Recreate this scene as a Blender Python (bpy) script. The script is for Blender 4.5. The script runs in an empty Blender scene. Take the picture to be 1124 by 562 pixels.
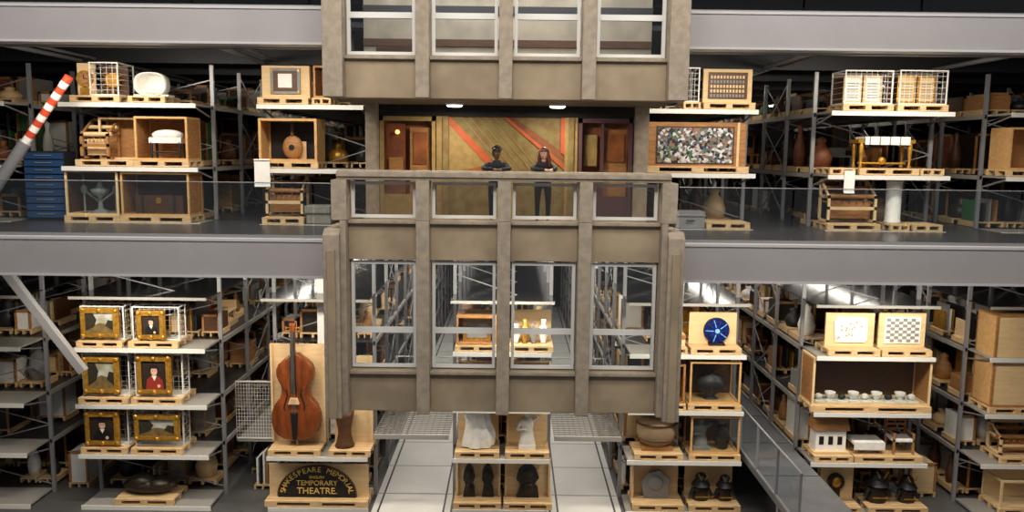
import bpy, math, random
from mathutils import Vector, Matrix
random.seed(7)
scene=bpy.context.scene
F=900.0; CZ=9.4; P=math.radians(7.34); RL=math.radians(0.65)
def W(px,py,d):
    dx=px-562; dy=281-py
    x=dx*math.cos(RL)-dy*math.sin(RL); y=dx*math.sin(RL)+dy*math.cos(RL)
    t=d/(y*math.sin(P)+F*math.cos(P))
    return x*t, CZ+(y*math.cos(P)-F*math.sin(P))*t
def ZZ(y,d): return W(562,y,d)[1]
# ---------------- materials
def lin(c):
    c=c/255.0
    return c/12.92 if c<=0.04045 else ((c+0.055)/1.055)**2.4
def C(r,g,b): return (lin(r),lin(g),lin(b),1)
MATS={}
def mat(name,col,rough=0.6,metal=0.0,noise=0.0,scale=8.0,bump=0.0,emit=0.0,stretch=None,col2=None):
    m=bpy.data.materials.new(name); m.use_nodes=True
    nt=m.node_tree; bs=nt.nodes['Principled BSDF']
    c=C(*col)
    bs.inputs['Base Color'].default_value=c
    bs.inputs['Roughness'].default_value=rough; bs.inputs['Metallic'].default_value=metal
    if noise>0 or bump>0:
        tc=nt.nodes.new('ShaderNodeTexCoord'); mp=nt.nodes.new('ShaderNodeMapping')
        if stretch: mp.inputs['Scale'].default_value=stretch
        nz=nt.nodes.new('ShaderNodeTexNoise'); nz.inputs['Scale'].default_value=scale; nz.inputs['Detail'].default_value=8
        nt.links.new(tc.outputs['Object'],mp.inputs[0]); nt.links.new(mp.outputs[0],nz.inputs['Vector'])
        if noise>0:
            rp=nt.nodes.new('ShaderNodeValToRGB')
            k=1-noise
            a=C(*col2) if col2 else (c[0]*k,c[1]*k,c[2]*k,1)
            rp.color_ramp.elements[0].position=0.35; rp.color_ramp.elements[0].color=a
            rp.color_ramp.elements[1].position=0.65; rp.color_ramp.elements[1].color=c
            nt.links.new(nz.outputs['Fac'],rp.inputs[0]); nt.links.new(rp.outputs[0],bs.inputs['Base Color'])
        if bump>0:
            bp=nt.nodes.new('ShaderNodeBump'); bp.inputs['Strength'].default_value=bump; bp.inputs['Distance'].default_value=0.02
            nt.links.new(nz.outputs['Fac'],bp.inputs['Height']); nt.links.new(bp.outputs[0],bs.inputs['Normal'])
    if emit>0:
        bs.inputs['Emission Color'].default_value=c; bs.inputs['Emission Strength'].default_value=emit
    MATS[name]=m; return m
def glassmat(name,tint,refl):
    m=bpy.data.materials.new(name); m.use_nodes=True; nt=m.node_tree; nt.nodes.clear()
    o=nt.nodes.new('ShaderNodeOutputMaterial'); mx=nt.nodes.new('ShaderNodeMixShader')
    t=nt.nodes.new('ShaderNodeBsdfTransparent'); t.inputs[0].default_value=tint
    g=nt.nodes.new('ShaderNodeBsdfGlossy'); g.inputs['Roughness'].default_value=0.03
    mx.inputs[0].default_value=refl
    nt.links.new(t.outputs[0],mx.inputs[1]); nt.links.new(g.outputs[0],mx.inputs[2]); nt.links.new(mx.outputs[0],o.inputs[0])
    MATS[name]=m
mat('concrete',(174,160,142),0.85,0,0.24,7,0.35)
mat('concrete_panel',(172,154,128),0.85,0,0.28,1.4,0.2)
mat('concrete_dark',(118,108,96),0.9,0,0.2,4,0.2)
mat('white_frame',(228,228,224),0.45)
mat('beam_paint',(176,172,174),0.45,0,0.06,1.5)
mat('beam_edge',(206,204,206),0.4)
mat('steel',(146,146,149),0.4,0.3)
mat('steel_dark',(50,50,54),0.45,0.4)
mat('shelf_plate',(56,56,60),0.35,0.3)
mat('shelf_front',(150,146,140),0.5)
mat('canopy',(58,58,60),0.12,0.5)
mat('rack_white',(222,220,214),0.45)
mat('deck',(84,84,88),0.3,0.3,0.3,3)
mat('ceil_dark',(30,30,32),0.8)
mat('wall_dark',(30,30,33),0.8,0,0.2,2)
mat('ground',(92,91,90),0.5,0,0.3,0.8)
mat('ground_light',(218,216,212),0.45,0,0.1,0.8)
mat('catwalk',(112,113,118),0.4,0.2,0.2,2)
mat('pallet',(224,188,138),0.7,0,0.3,3,0.1,stretch=(1,8,8))
mat('ply',(226,194,146),0.65,0,0.12,2,0.05,stretch=(1,6,6))
mat('ply2',(210,164,106),0.6,0,0.2,2,0.05,stretch=(1,6,6))
mat('wood',(176,124,72),0.6,0,0.35,4,0.1,stretch=(1,1,6))
mat('wood_dark',(90,56,32),0.5,0,0.35,4,0.1,stretch=(1,1,6))
mat('black',(18,17,18),0.5)
mat('white',(236,234,228),0.6,0,0.08,6)
mat('cloth_white',(238,236,232),0.9,0,0.15,7,0.4)
mat('grey',(140,140,138),0.7,0,0.15,5)
mat('stone',(142,138,128),0.9,0,0.25,8,0.5)
mat('gold',(212,158,62),0.35,0.55,0.4,14,0.5)
mat('bronze',(62,54,46),0.45,0.5,0.4,10,0.5)
mat('red',(205,72,46),0.5); mat('stripe_white',(240,236,230),0.5)
mat('blue_bin',(40,74,118),0.45); mat('blue_glass',(10,40,140),0.1,0.1,0.4,6)
mat('cyan',(130,190,215),0.5)
mat('bass_wood',(142,72,32),0.25,0,0.5,3,stretch=(2,1,0.6))
mat('olive',(128,116,72),0.7,0,0.3,5,col2=(112,88,50)); mat('orange',(184,84,44),0.6,0,0.2,5)
mat('amber',(160,94,48),0.5,0,0.5,3); mat('plum',(84,56,64),0.6); mat('goldwall',(158,132,80),0.6,0,0.25,7)
mat('redroom',(134,76,46),0.6,0,0.4,5)
mat('room_grey',(176,166,150),0.8,0,0.3,2)
mat('sky_p',(180,186,180),0.7,0,0.4,4,col2=(140,132,104)); mat('tree_p',(44,38,22),0.7,0,0.5,9)
mat('canvas_dark',(48,32,22),0.6,0,0.4,5); mat('portrait_red',(140,40,28),0.6)
mat('field_p',(120,98,56),0.7,0,0.4,8)
mat('skin_dark',(104,68,48),0.5); mat('skin_light',(222,174,148),0.5); mat('lip_rose',(166,92,80),0.5); mat('lip_brown',(84,44,38),0.5)
mat('hair_black',(18,15,14),0.6); mat('hair_auburn',(112,54,30),0.55,0,0.4,30,stretch=(4,4,1))
mat('jacket_navy',(26,28,38),0.8,0,0.2,12); mat('top_black',(34,32,34),0.8)
mat('green_bin',(60,110,66),0.6); mat('iron',(56,56,58),0.5,0.5,0.3,8,0.3)
mat('wicker',(168,140,104),0.8,0,0.4,30,0.8,stretch=(1,1,5))
mat('lamp',(255,246,228),0.5,0,emit=9); mat('lamp_warm',(255,190,110),0.5,emit=2)
mat('sign_gold',(222,184,96),0.5)
glassmat('glass',(0.93,0.95,0.95,1),0.06); glassmat('glass_bal',(0.78,0.76,0.72,1),0.10); glassmat('glass_rail',(0.88,0.91,0.92,1),0.05)
def voro(name,cols,scale,rnd=1.0):
    m=bpy.data.materials.new(name); m.use_nodes=True; nt=m.node_tree; bs=nt.nodes['Principled BSDF']
    tc=nt.nodes.new('ShaderNodeTexCoord'); v=nt.nodes.new('ShaderNodeTexVoronoi'); v.inputs['Scale'].default_value=scale
    v.inputs['Randomness'].default_value=rnd
    s=nt.nodes.new('ShaderNodeSeparateColor'); r=nt.nodes.new('ShaderNodeValToRGB'); r.color_ramp.interpolation='CONSTANT'
    e=r.color_ramp.elements; e[0].color=C(*cols[0]); e[1].position=1/len(cols); e[1].color=C(*cols[1])
    for i in range(2,len(cols)):
        q=e.new(i/len(cols)); q.color=C(*cols[i])
    nt.links.new(tc.outputs['Object'],v.inputs['Vector']); nt.links.new(v.outputs['Color'],s.inputs[0]); nt.links.new(s.outputs[0],r.inputs[0]); nt.links.new(r.outputs[0],bs.inputs['Base Color'])
    bs.inputs['Roughness'].default_value=0.5; MATS[name]=m
voro('collage',[(40,40,44),(180,180,178),(74,104,66),(120,116,110),(34,34,36),(150,104,84),(208,208,210),(84,92,124)],16)
# ---------------- builder
class B:
    def __init__(s,name): s.name=name; s.v=[]; s.f=[]; s.mi=[]; s.sm=[]; s.ms=[]
    def add(s,vs,fs,m,smooth=False):
        if m not in s.ms: s.ms.append(m)
        k=s.ms.index(m); o=len(s.v); s.v.extend([tuple(q) for q in vs])
        for q in fs: s.f.append([o+i for i in q]); s.mi.append(k); s.sm.append(smooth)
    def box(s,x0,x1,y0,y1,z0,z1,m):
        if x0>x1:x0,x1=x1,x0
        if z0>z1:z0,z1=z1,z0
        if y0>y1:y0,y1=y1,y0
        s.add([(x0,y0,z0),(x1,y0,z0),(x1,y1,z0),(x0,y1,z0),(x0,y0,z1),(x1,y0,z1),(x1,y1,z1),(x0,y1,z1)],
              [(0,3,2,1),(4,5,6,7),(0,1,5,4),(1,2,6,5),(2,3,7,6),(3,0,4,7)],m)
    def rod(s,p0,p1,r,m,n=8,r1=None,smooth=True):
        p0=Vector(p0);p1=Vector(p1); d=(p1-p0)
        if d.length<1e-6:return
        d.normalize(); a=Vector((0,0,1)) if abs(d.z)<0.9 else Vector((1,0,0))
        u=d.cross(a).normalized(); w=d.cross(u).normalized(); r1=r if r1 is None else r1
        ph=math.pi/4 if n==4 else 0
        vs=[p0+(u*math.cos(2*math.pi*i/n+ph)+w*math.sin(2*math.pi*i/n+ph))*r for i in range(n)]+[p1+(u*math.cos(2*math.pi*i/n+ph)+w*math.sin(2*math.pi*i/n+ph))*r1 for i in range(n)]
        s.add(vs,[(i,(i+1)%n,n+(i+1)%n,n+i) for i in range(n)],m,smooth and n>4)
        s.add(vs,[tuple(range(n-1,-1,-1)),tuple(range(n,2*n))],m)
    def prism(s,pts,y0,y1,m):
        n=len(pts); vs=[(x,y0,z) for x,z in pts]+[(x,y1,z) for x,z in pts]
        s.add(vs,[tuple(range(n)),tuple(range(2*n-1,n-1,-1))]+[(i,n+i,n+(i+1)%n,(i+1)%n) for i in range(n)],m)
    def ell(s,c,r,m,n=16,k=10,t0=0.0,t1=math.pi):
        vs=[];fs=[]
        for j in range(k+1):
            t=t0+(t1-t0)*j/k
            for i in range(n):
                a=2*math.pi*i/n
                vs.append((c[0]+r[0]*math.sin(t)*math.cos(a),c[1]+r[1]*math.sin(t)*math.sin(a),c[2]+r[2]*math.cos(t)))
        for j in range(k):
            for i in range(n): fs.append((j*n+i,(j+1)*n+i,(j+1)*n+(i+1)%n,j*n+(i+1)%n))
        s.add(vs,fs,m,True)
    def lathe(s,c,prof,m,n=20,ax=1.0):
        vs=[];fs=[]
        for r,z in prof:
            for i in range(n):
                a=2*math.pi*i/n; vs.append((c[0]+r*math.cos(a),c[1]+r*ax*math.sin(a),c[2]+z))
        for j in range(len(prof)-1):
            for i in range(n): fs.append((j*n+i,j*n+(i+1)%n,(j+1)*n+(i+1)%n,(j+1)*n+i))
        s.add(vs,fs,m,True)
    def disc(s,c,r,y0,y1,m,n=24,rz=None,a0=0,a1=2*math.pi):
        rz=rz or r
        k=n if a1-a0>6.2 else n+1
        s.prism([(c[0]+r*math.cos(a0+(a1-a0)*i/n),c[1]+rz*math.sin(a0+(a1-a0)*i/n)) for i in range(k)],y0,y1,m)
    def done(s,bevel=0,parent=None):
        me=bpy.data.meshes.new(s.name); me.from_pydata(s.v,[],s.f)
        for m in s.ms: me.materials.append(MATS[m])
        me.polygons.foreach_set('material_index',s.mi); me.polygons.foreach_set('use_smooth',s.sm); me.update()
        o=bpy.data.objects.new(s.name,me); scene.collection.objects.link(o)
        if bevel:
            q=o.modifiers.new('bevel','BEVEL'); q.width=bevel; q.segments=2; q.limit_method='ANGLE'
        if parent: o.parent=parent
        return o
def text_into(b,txt,size,c,y,rot,m):
    cu=bpy.data.curves.new('t','FONT'); cu.body=txt; cu.size=size; cu.align_x='CENTER'; cu.align_y='CENTER'; cu.extrude=0.006
    o=bpy.data.objects.new('t',cu); scene.collection.objects.link(o)
    bpy.context.view_layer.update()
    me=o.evaluated_get(bpy.context.evaluated_depsgraph_get()).to_mesh()
    ca,sa=math.cos(rot),math.sin(rot)
    vs=[(c[0]+q.co.x*ca-q.co.y*sa, y-q.co.z, c[1]+q.co.x*sa+q.co.y*ca) for q in me.vertices]
    fs=[tuple(p.vertices) for p in me.polygons]
    b.add(vs,fs,m); o.to_mesh_clear(); bpy.data.objects.remove(o); bpy.data.curves.remove(cu)
# ---------------- levels
YB=17.0; YF=20.3; YR=21.4; YEND=50
ZD=ZZ(266,YB)
ZDb=ZZ(306,YB)
ZU=ZZ(10,YB); ZUb=ZZ(49,YB)
UT=[ZZ(v,YF) for v in (117,187.5)]+[ZD+0.02]
LT=[ZZ(v,YF) for v in (387,449,504,560)]
XA=(-11.15,-7.75);XB=(-6.3,-3.65);XM=(-1.5,1.05);XC=(3.0,6.0);XD=(7.75,10.8);XE=(12.15,15.2);XZ=(-15.6,-12.45)
b=B('floor'); b.box(-22,22,2,YEND+1,-0.3,0,'ground')
for x0,x1 in ((-3.6,-1.55),(1.1,2.95)):
    b.box(x0,x1,17,YEND-1,0,0.012,'ground_light')
    for x in (x0+0.15,x1-0.2): b.box(x,x+0.05,17,YEND-1,0.012,0.016,'steel_dark')
    for k in range(16): b.box(x0,x1,17.5+k*2,17.54+k*2,0.012,0.016,'shelf_front')
b.done()
b=B('wall_back'); b.box(-22,22,YEND+1,YEND+1.3,0,18,'wall_dark'); b.done()
b=B('wall_left'); b.box(-22.3,-22,2,YEND+1.3,0,18,'wall_dark'); b.done()
b=B('wall_right'); b.box(22,22.3,2,YEND+1.3,0,18,'wall_dark'); b.done()
b=B('ceiling'); b.box(-22,22,2,YEND+1.3,18,18.3,'ceil_dark')
for i in range(12): b.box(-22,22,3+i*4,3.3+i*4,17.4,18,'steel_dark')
b.done()
def deck(name,z1,z0):
    b=B(name)
    for x0,x1,y0 in ((-21.97,-3.72,YB+0.46),(3.42,21.97,YB+0.46),(-3.72,3.42,18.95)):
        b.box(x0,x1,y0,YEND+0.9,z1-0.12,z1,'deck')
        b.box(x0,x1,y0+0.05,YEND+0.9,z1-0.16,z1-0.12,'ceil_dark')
        y=y0+2
        while y<YEND:
            b.box(x0,x1,y,y+0.15,z0+0.15,z1-0.16,'steel_dark'); y+=3.5
    for x in (-6.9,-2.5,2.0,6.9,11.5,-11.9):
        b.rod((x,19.3,z0+0.2),(x,YEND,z0+0.2),0.06,'steel',8)
        b.rod((x+0.4,19.3,z0+0.25),(x+0.4,YEND,z0+0.25),0.04,'steel',8)
    for x0,x1 in ((-21.9,-3.8),(3.5,21.9)):
        b.rod((x0,18.6,z0+0.1),(x1,18.6,z0+0.1),0.05,'steel',8); b.rod((x0,18.2,z0+0.2),(x1,18.2,z0+0.2),0.03,'red',6)
    return b.done()
deck('gallery_deck',ZD,ZDb); deck('gallery_deck',ZU,ZUb)
def girder(x0,x1,z0,z1):
    b=B('steel_girder')
    b.box(x0,x1,YB+0.03,YB+0.13,z0,z1-0.045,'beam_paint')
    b.box(x0,x1,YB,YB+0.44,z1-0.045,z1+0.01,'beam_edge'); b.box(x0,x1,YB,YB+0.44,z0-0.045,z0,'beam_edge')
    b.done()
for z0,z1 in ((ZDb,ZD),(ZUb,ZU)):
    girder(-21.95,-3.72,z0,z1); girder(3.42,21.95,z0,z1)
def glassrail(x0,x1,z,y=YB+0.25,h=1.15):
    b=B('glass_balustrade')
    x=x0; st=2.4; z+=0.012
    while x<x1-0.2:
        e=min(x+st,x1); b.box(x+0.02,e-0.02,y,y+0.02,z+0.06,z+h,'glass_rail')
        x=e
    b.box(x0,x1,y-0.02,y+0.04,z,z+0.06,'steel')
    b.rod((x0,y+0.01,z+h+0.01),(x1,y+0.01,z+h+0.01),0.012,'steel',6)
    b.done()
glassrail(-21,-3.8,ZD); glassrail(3.5,21,ZD); glassrail(-21,-3.8,ZU); glassrail(3.5,21,ZU)
# ---------------- facade
xm=[-3.32,-1.74,-0.16,1.42,3.0]
zf=lambda y: ZZ(y,16.0)
zt0=zf(-60)
def window(name,x0,x1,z0,z1,trs,gm,y=16.12,w=0.06):
    b=B(name)
    b.box(x0,x1,y,y+0.08,z0,z0+w,'white_frame'); b.box(x0,x1,y,y+0.08,z1-w,z1,'white_frame')
    b.box(x0,x0+w,y,y+0.08,z0+w,z1-w,'white_frame'); b.box(x1-w,x1,y,y+0.08,z0+w,z1-w,'white_frame')
    for t in trs: b.box(x0+w,x1-w,y-0.01,y+0.07,t-0.055,t+0.055,'white_frame')
    b.box(x0+w,x1-w,y+0.03,y+0.04,z0+w,z1-w,gm)
    b.done()
wn=1
def unit(name,z0,z1,ends,zw0,zw1,trs,gm,sp):
    global wn
    b=B(name)
    eo,ei=ends
    b.box(xm[0]-eo,xm[0]+ei,15.78,16.5,z0,z1,'concrete'); b.box(xm[4]-ei,xm[4]+eo,15.78,16.5,z0,z1,'concrete')
    for x in xm[1:4]: b.box(x-0.13,x+0.13,15.82,16.4,z0,z1,'concrete')
    for i in range(4):
        l=xm[i]+(0.13 if i else ei); r=xm[i+1]-(0.13 if i<3 else ei)
        for (a,c) in sp:
            b.box(l,r,16.04,16.3,a,c,'concrete_panel')
            b.box(l,r,15.94,16.04,c-0.07,c,'concrete')
    b.done(0.012)
    for i in range(4):
        l=xm[i]+(0.14 if i else ei+0.01)+0.02; r=xm[i+1]-(0.14 if i<3 else ei+0.01)-0.02
        window('window_%d'%wn,l,r,zw0,zw1,trs,gm); wn+=1
unit('concrete_facade_upper',zf(109),zt0,(0.3,0.08),zf(61),zt0-0.1,[zf(17)],'glass',[(zf(109),zf(62.5))])
zl0,zl1=zf(453),zf(252)
unit('concrete_facade_lower',zl0,zf(243),(0.02,0.1),zf(406),zf(289),[zf(365)],'glass',[(zl0,zf(408)),(zf(287),zf(243))])
b=B('concrete_fin')
for s_,x in ((-1,-3.48),(1,3.16)):
    xo=x+s_*0.17; xi=x-s_*0.15
    a,c=min(xo,xi),max(xo,xi)
    b.box(a,c,15.66,17.0,zl0-0.05,zl1-0.12,'concrete')
    b.add([(a,15.66,zl1-0.12),(c,15.66,zl1-0.12),(c,17.0,zl1-0.12),(a,17.0,zl1-0.12),(a,15.82,zl1),(c,15.82,zl1),(c,17.0,zl1),(a,17.0,zl1)],[(4,5,6,7),(0,1,5,4),(1,2,6,5),(2,3,7,6),(3,0,4,7)],'concrete')
    b.box(a+0.08,c-0.08,15.62,15.66,zl0-0.05,zl1-0.4,'concrete_panel')
b.done(0.012)
zr=zf(188.5); zc=zf(199)
unit('concrete_parapet',zf(242.9),zc,(0.18,0.12),zf(241),zf(201),[],'glass_bal',[])
b=B('concrete_coping'); b.box(-3.4,3.05,15.84,16.3,zc,zr,'concrete'); b.box(-3.4,3.05,15.8,15.84,zc+0.06,zr-0.02,'concrete'); b.done(0.015)
zfl=zr-1.12
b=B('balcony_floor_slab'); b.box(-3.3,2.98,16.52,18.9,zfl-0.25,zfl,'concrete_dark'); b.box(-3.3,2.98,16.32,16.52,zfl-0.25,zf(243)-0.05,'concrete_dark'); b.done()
zce=zf(108)
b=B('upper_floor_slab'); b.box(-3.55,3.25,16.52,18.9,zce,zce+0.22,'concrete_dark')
b.box(-3.3,3.0,18.4,18.6,zce+0.22,zt0,'room_grey'); b.box(-3.3,3.0,18.35,18.4,zce+1.25,zce+1.4,'wood_dark'); b.box(-3.3,3.0,18.3,18.4,zce+1.95,zce+2.1,'steel_dark')
b.box(-2.9,-1.9,17.6,18.3,zce+0.22,zce+1.15,'wood_dark'); b.box(0.2,1.4,17.7,18.3,zce+0.22,zce+1.05,'wood'); b.done()
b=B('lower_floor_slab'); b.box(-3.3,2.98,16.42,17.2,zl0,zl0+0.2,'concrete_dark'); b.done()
# balcony back wall
YW=18.6
b=B('balcony_back_wall')
def wz(x0,x1,m,d=YW,t=0.15,z0=zfl,z1=zce-0.35):
    b.box(W(x0,155,d)[0],W(x1,155,d)[0],d,d+t,z0,z1,m)
wz(401,416,'concrete',z1=zce); wz(696,712,'concrete',z1=zce); wz(416,696,'wall_dark',z0=zce-0.25,z1=zce)
wz(479,491,'goldwall',z1=zce-0.25); wz(620,634,'goldwall',z1=zce-0.25)
wz(486,492,'olive',d=YW-0.06,t=0.05,z1=zce-0.25); wz(624,630,'olive',d=YW-0.06,t=0.05,z1=zce-0.25)
bw=b.done()
zq=lambda y: W(556,y,YW)[1]
xq=lambda x: W(x,155,YW)[0]
def roomwin(b,x0,x1,fr,bk):
    l,r=xq(x0),xq(x1); z0,z1=zfl+0.02,zce-0.26
    for a,c in ((l,l+0.08),(r-0.08,r)): b.box(a,c,YW-0.04,YW+0.08,z0,z1,fr)
    b.box(l,r,YW-0.04,YW+0.08,z1-0.1,z1,fr); b.box(l+0.08,r-0.08,YW-0.03,YW+0.08,z0,z0+0.5,fr)
    b.box(l,r,YW+0.35,YW+0.4,z0,z1,bk)
b=B('window_13'); roomwin(b,417,478,'goldwall','amber')
l,r=xq(417),xq(478)
b.box(l+0.12,l+0.55,YW+0.2,YW+0.33,zfl+0.5,zce-0.4,'redroom'); b.box(l+0.66,r-0.12,YW+0.12,YW+0.33,zfl+0.5,zce-0.5,'wood'); b.box(l+0.74,r-0.2,YW+0.1,YW+0.12,zfl+1.2,zce-0.6,'amber')
b.disc((l+0.38,zq(146)),0.05,YW+0.1,YW+0.14,'lamp_warm',16); b.box(l+0.18,l+0.5,YW+0.13,YW+0.15,zfl+0.9,zfl+1.35,'wood')
b.done(parent=bw)
b=B('window_14'); roomwin(b,635,694,'plum','redroom'); l,r=xq(635),xq(694)
b.box(l+0.58,r-0.1,YW+0.12,YW+0.33,zfl+0.5,zce-0.5,'wood'); b.box(l+0.62,r-0.16,YW+0.09,YW+0.12,zfl+1.3,zce-0.6,'amber')
b.box(l+0.5,l+0.57,YW+0.0,YW+0.1,zfl+0.5,zce-0.3,'plum'); b.box(l+0.14,l+0.44,YW+0.2,YW+0.34,zfl+1.2,zfl+1.9,'goldwall'); b.done(parent=bw)
b=B('painted_mural'); l,r=xq(491),xq(620)
b.box(l,r,YW+0.1,YW+0.15,zfl,zce-0.25,'olive')
def pol(pts,m,o):
    b.prism([(xq(x),zq(y)) for x,y in pts],YW+0.1-o,YW+0.099,m)
pol([(493,128),(493,188),(535,188),(535,172)],'goldwall',0.01)
pol([(492,131),(492,127),(539,174),(539,180),(534,180),(492,136)],'orange',0.03)
pol([(548,123),(620,123),(620,178)],'redroom',0.01)
pol([(564,129),(614,129),(614,164)],'olive',0.015)
pol([(545,123),(550,123),(620,181),(620,186)],'orange',0.03)
pol([(554,122.5),(620,122.5),(620,126),(558,126)],'orange',0.04)
pol([(616,126),(620,126),(620,170),(616,167)],'orange',0.04)
pol([(498,190),(540,180),(560,190)],'amber',0.02)
for k in range(5): 
    b.prism([(xq(x),zq(y)) for x,y in ((505+k*9,128),(506+k*9,128),(556+k*9,186),(555+k*9,186))],YW+0.085,YW+0.099,'goldwall')
b.done(parent=bw)
for x in (499,612):
    X,_=W(x,118,17.6)
    b=B('ceiling_light'); b.lathe((X,17.6,zce-0.09),[(0.0,0),(0.14,0.0),(0.17,0.03)],'lamp',20); b.lathe((X,17.6,zce-0.06),[(0.17,0),(0.19,0.03),(0.19,0.06),(0,0.06)],'white_frame',20); b.done()
# ---------------- racks
def rack(X,zs,zb,zt,front=None):
    b=B('storage_rack'); x0,x1=X
    if front is None: front=zs
    y=YR; k=0; st=2.1
    while y<YEND-1:
        for x in (x0,x1): b.box(x-0.045,x+0.045,y,y+0.08,zb,zt-0.05,'steel')
        if k<6:
            z=zb+0.2; s=0
            while z<zt-0.9:
                a,c=(x0,x1) if s else (x1,x0)
                b.rod((a,y+0.04,z),(c,y+0.04,z+0.85),0.018,'steel',4); s=1-s; z+=0.85
        if k%2==1 and y+st<YEND:
            z=zb+0.15; s=0
            while z<zt-1.3:
                for x in (x0,x1):
                    b.rod((x,y,z),(x,y+st,z+1.25),0.018,'steel',4); b.rod((x,y+st,z),(x,y,z+1.25),0.018,'steel',4)
                z+=1.25
        y+=st;k+=1
    for z in zs:
        if z>zb+0.3:
            for x in (x0,x1): b.box(x-0.03,x+0.03,YR,YEND-2,z-0.12,z-0.01,'shelf_front')
            b.box(x0+0.05,x1-0.05,YR,YEND-2,z-0.05,z-0.02,'shelf_plate')
    for z in front:
        b.box(x0+0.05,x1-0.05,YF+0.04,YR,z-0.06,z-0.01,'shelf_front')
        b.box(x0+0.02,x1-0.02,YF,YF+0.04,z-0.12,z-0.01,'rack_white')
        if z>zb+0.5:
            for x in (x0+0.1,x1-0.1): b.rod((x,YF+0.1,z-0.08),(x,YR+0.05,z-0.3),0.025,'steel',4)
    return b.done()
def stock(X,zs,zt,dens,light,par,skip=()):
    b=B('stored_goods'); x0,x1=X
    y=YR+0.3
    pal=['wood','ply','wood_dark','black','grey','white','steel_dark','iron','stone','bronze','gold','wood_dark']
    pal+=['cloth_white','ply','white','wood','redroom'] if light else ['black','wood_dark','black','green_bin','iron','redroom']  # darker goods colours stand in for the dim middle-level aisles
    while y<YEND-4:
        for i,z in enumerate(zs):
            top=(zs[i-1] if i else zt)-z-0.3
            x=x0+0.1
            while x<x1-0.4:
                w=random.uniform(0.3,0.85)
                if x+w>x1-0.08: break
                if random.random()<dens:
                    h=random.uniform(0.35,1)*top; dd=random.uniform(0.6,1.05)
                    m=random.choice(pal)
                    b.box(x,x+w,y,y+dd,z+0.1,z+0.14,'pallet')
                    for q in (0,0.45,0.9): b.box(x+q*w,x+q*w+0.09*w,y,y+dd,z,z+0.1,'pallet')
                    r=random.random()
                    if r<0.33:
                        b.box(x+0.04,x+w-0.04,y+0.04,y+dd-0.04,z+0.14,z+0.14+h,m)
                        for q in (x+0.01,x+w-0.07): b.box(q,q+0.06,y+0.01,y+0.05,z+0.14,z+0.16+h,'wood')
                        b.box(x+0.01,x+w-0.01,y+0.01,y+0.05,z+0.1+h,z+0.17+h,'wood')
                    elif r<0.6:
                        b.lathe((x+w/2,y+dd/2,z+0.14),[(0.0,0),(w*0.32,0),(w*0.4,h*0.3),(w*0.28,h*0.6),(w*0.14,h*0.75),(w*0.2,h*0.9),(0,h)],m,12)
                    elif r<0.8:
                        for k in range(4):
                            q=x+0.06+k*(w-0.12)/4; b.box(q,q+0.05,y+0.05,y+dd-0.05,z+0.14,z+0.14+h*random.uniform(0.6,1),random.choice(pal))
                    else:
                        for qx in (x+0.05,x+w-0.1):
                            for qy in (y+0.05,y+dd-0.1): b.box(qx,qx+0.05,qy,qy+0.05,z+0.14,z+0.14+h*0.5,m)
                        b.box(x+0.03,x+w-0.03,y+0.03,y+dd-0.03,z+0.14+h*0.5,z+0.2+h*0.5,m)
                        b.box(x+0.03,x+w-0.03,y+dd-0.1,y+dd-0.04,z+0.2+h*0.5,z+0.14+h,m)
                x+=w+0.07
        y+=1.15
    b.done(parent=par)
CAN=ZZ(332,YF)
for X in (XZ,XA,XB,XC,XD,XE):
    r_=rack(X,UT,ZD+0.01,ZUb); stock(X,UT,ZUb-0.1,0.85,False,r_)
for X in (XZ,XA,XB,XM,XC,XD,XE):
    r_=rack(X,LT,0,ZDb,front=LT[2:] if X==XB else None); stock(X,LT,CAN,0.9,True,r_)
    if X==XA: stock((-12.3,-11.3),[0.0],1.6,0.8,True,r_); stock((-7.6,-6.4),[0.0],1.6,0.7,True,r_)
    if X==XE: stock((10.95,12.0),[0.0],1.5,0.8,True,r_)
    b=B('canopy_panel'); b.box(X[0]-0.04,X[1]+0.04,YF+0.1,YEND-3,CAN-0.03,CAN,'canopy'); b.box(X[0]-0.04,X[1]+0.04,YF+0.06,YF+0.1,CAN-0.06,CAN+0.01,'shelf_front'); b.done(parent=r_)
# ---------------- display items helpers
def pallet(x0,x1,tz,y0=YF+0.03,y1=YF+1.0):
    b=B('wooden_pallet')
    for q in (0,0.44,0.88):
        for w in (0,0.44,0.88):
            b.box(x0+q*(x1-x0),x0+(q+0.12)*(x1-x0),y0+w*(y1-y0),y0+(w+0.12)*(y1-y0),tz+0.03,tz+0.12,'pallet')
    for w in (0,0.44,0.88): b.box(x0,x1,y0+w*(y1-y0),y0+(w+0.12)*(y1-y0),tz,tz+0.03,'pallet')
    for i in range(6): b.box(x0,x1,y0+(i/6)*(y1-y0),y0+((i+0.85)/6)*(y1-y0),tz+0.12,tz+0.16,'pallet')
    b.done(); return tz+0.162
def RX(x0,x1,yt,yb,tz,pal=True,d=YF+0.1,pw=None):
    ym=(yt+yb)/2
    X0=W(x0,ym,d)[0];X1=W(x1,ym,d)[0];Z1=W((x0+x1)/2,yt,d)[1]
    Zb=tz
    if pal:
        Zb=pallet(X0-0.03,X1+0.03,tz)
    return X0,X1,Zb,Z1
cn=0
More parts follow.
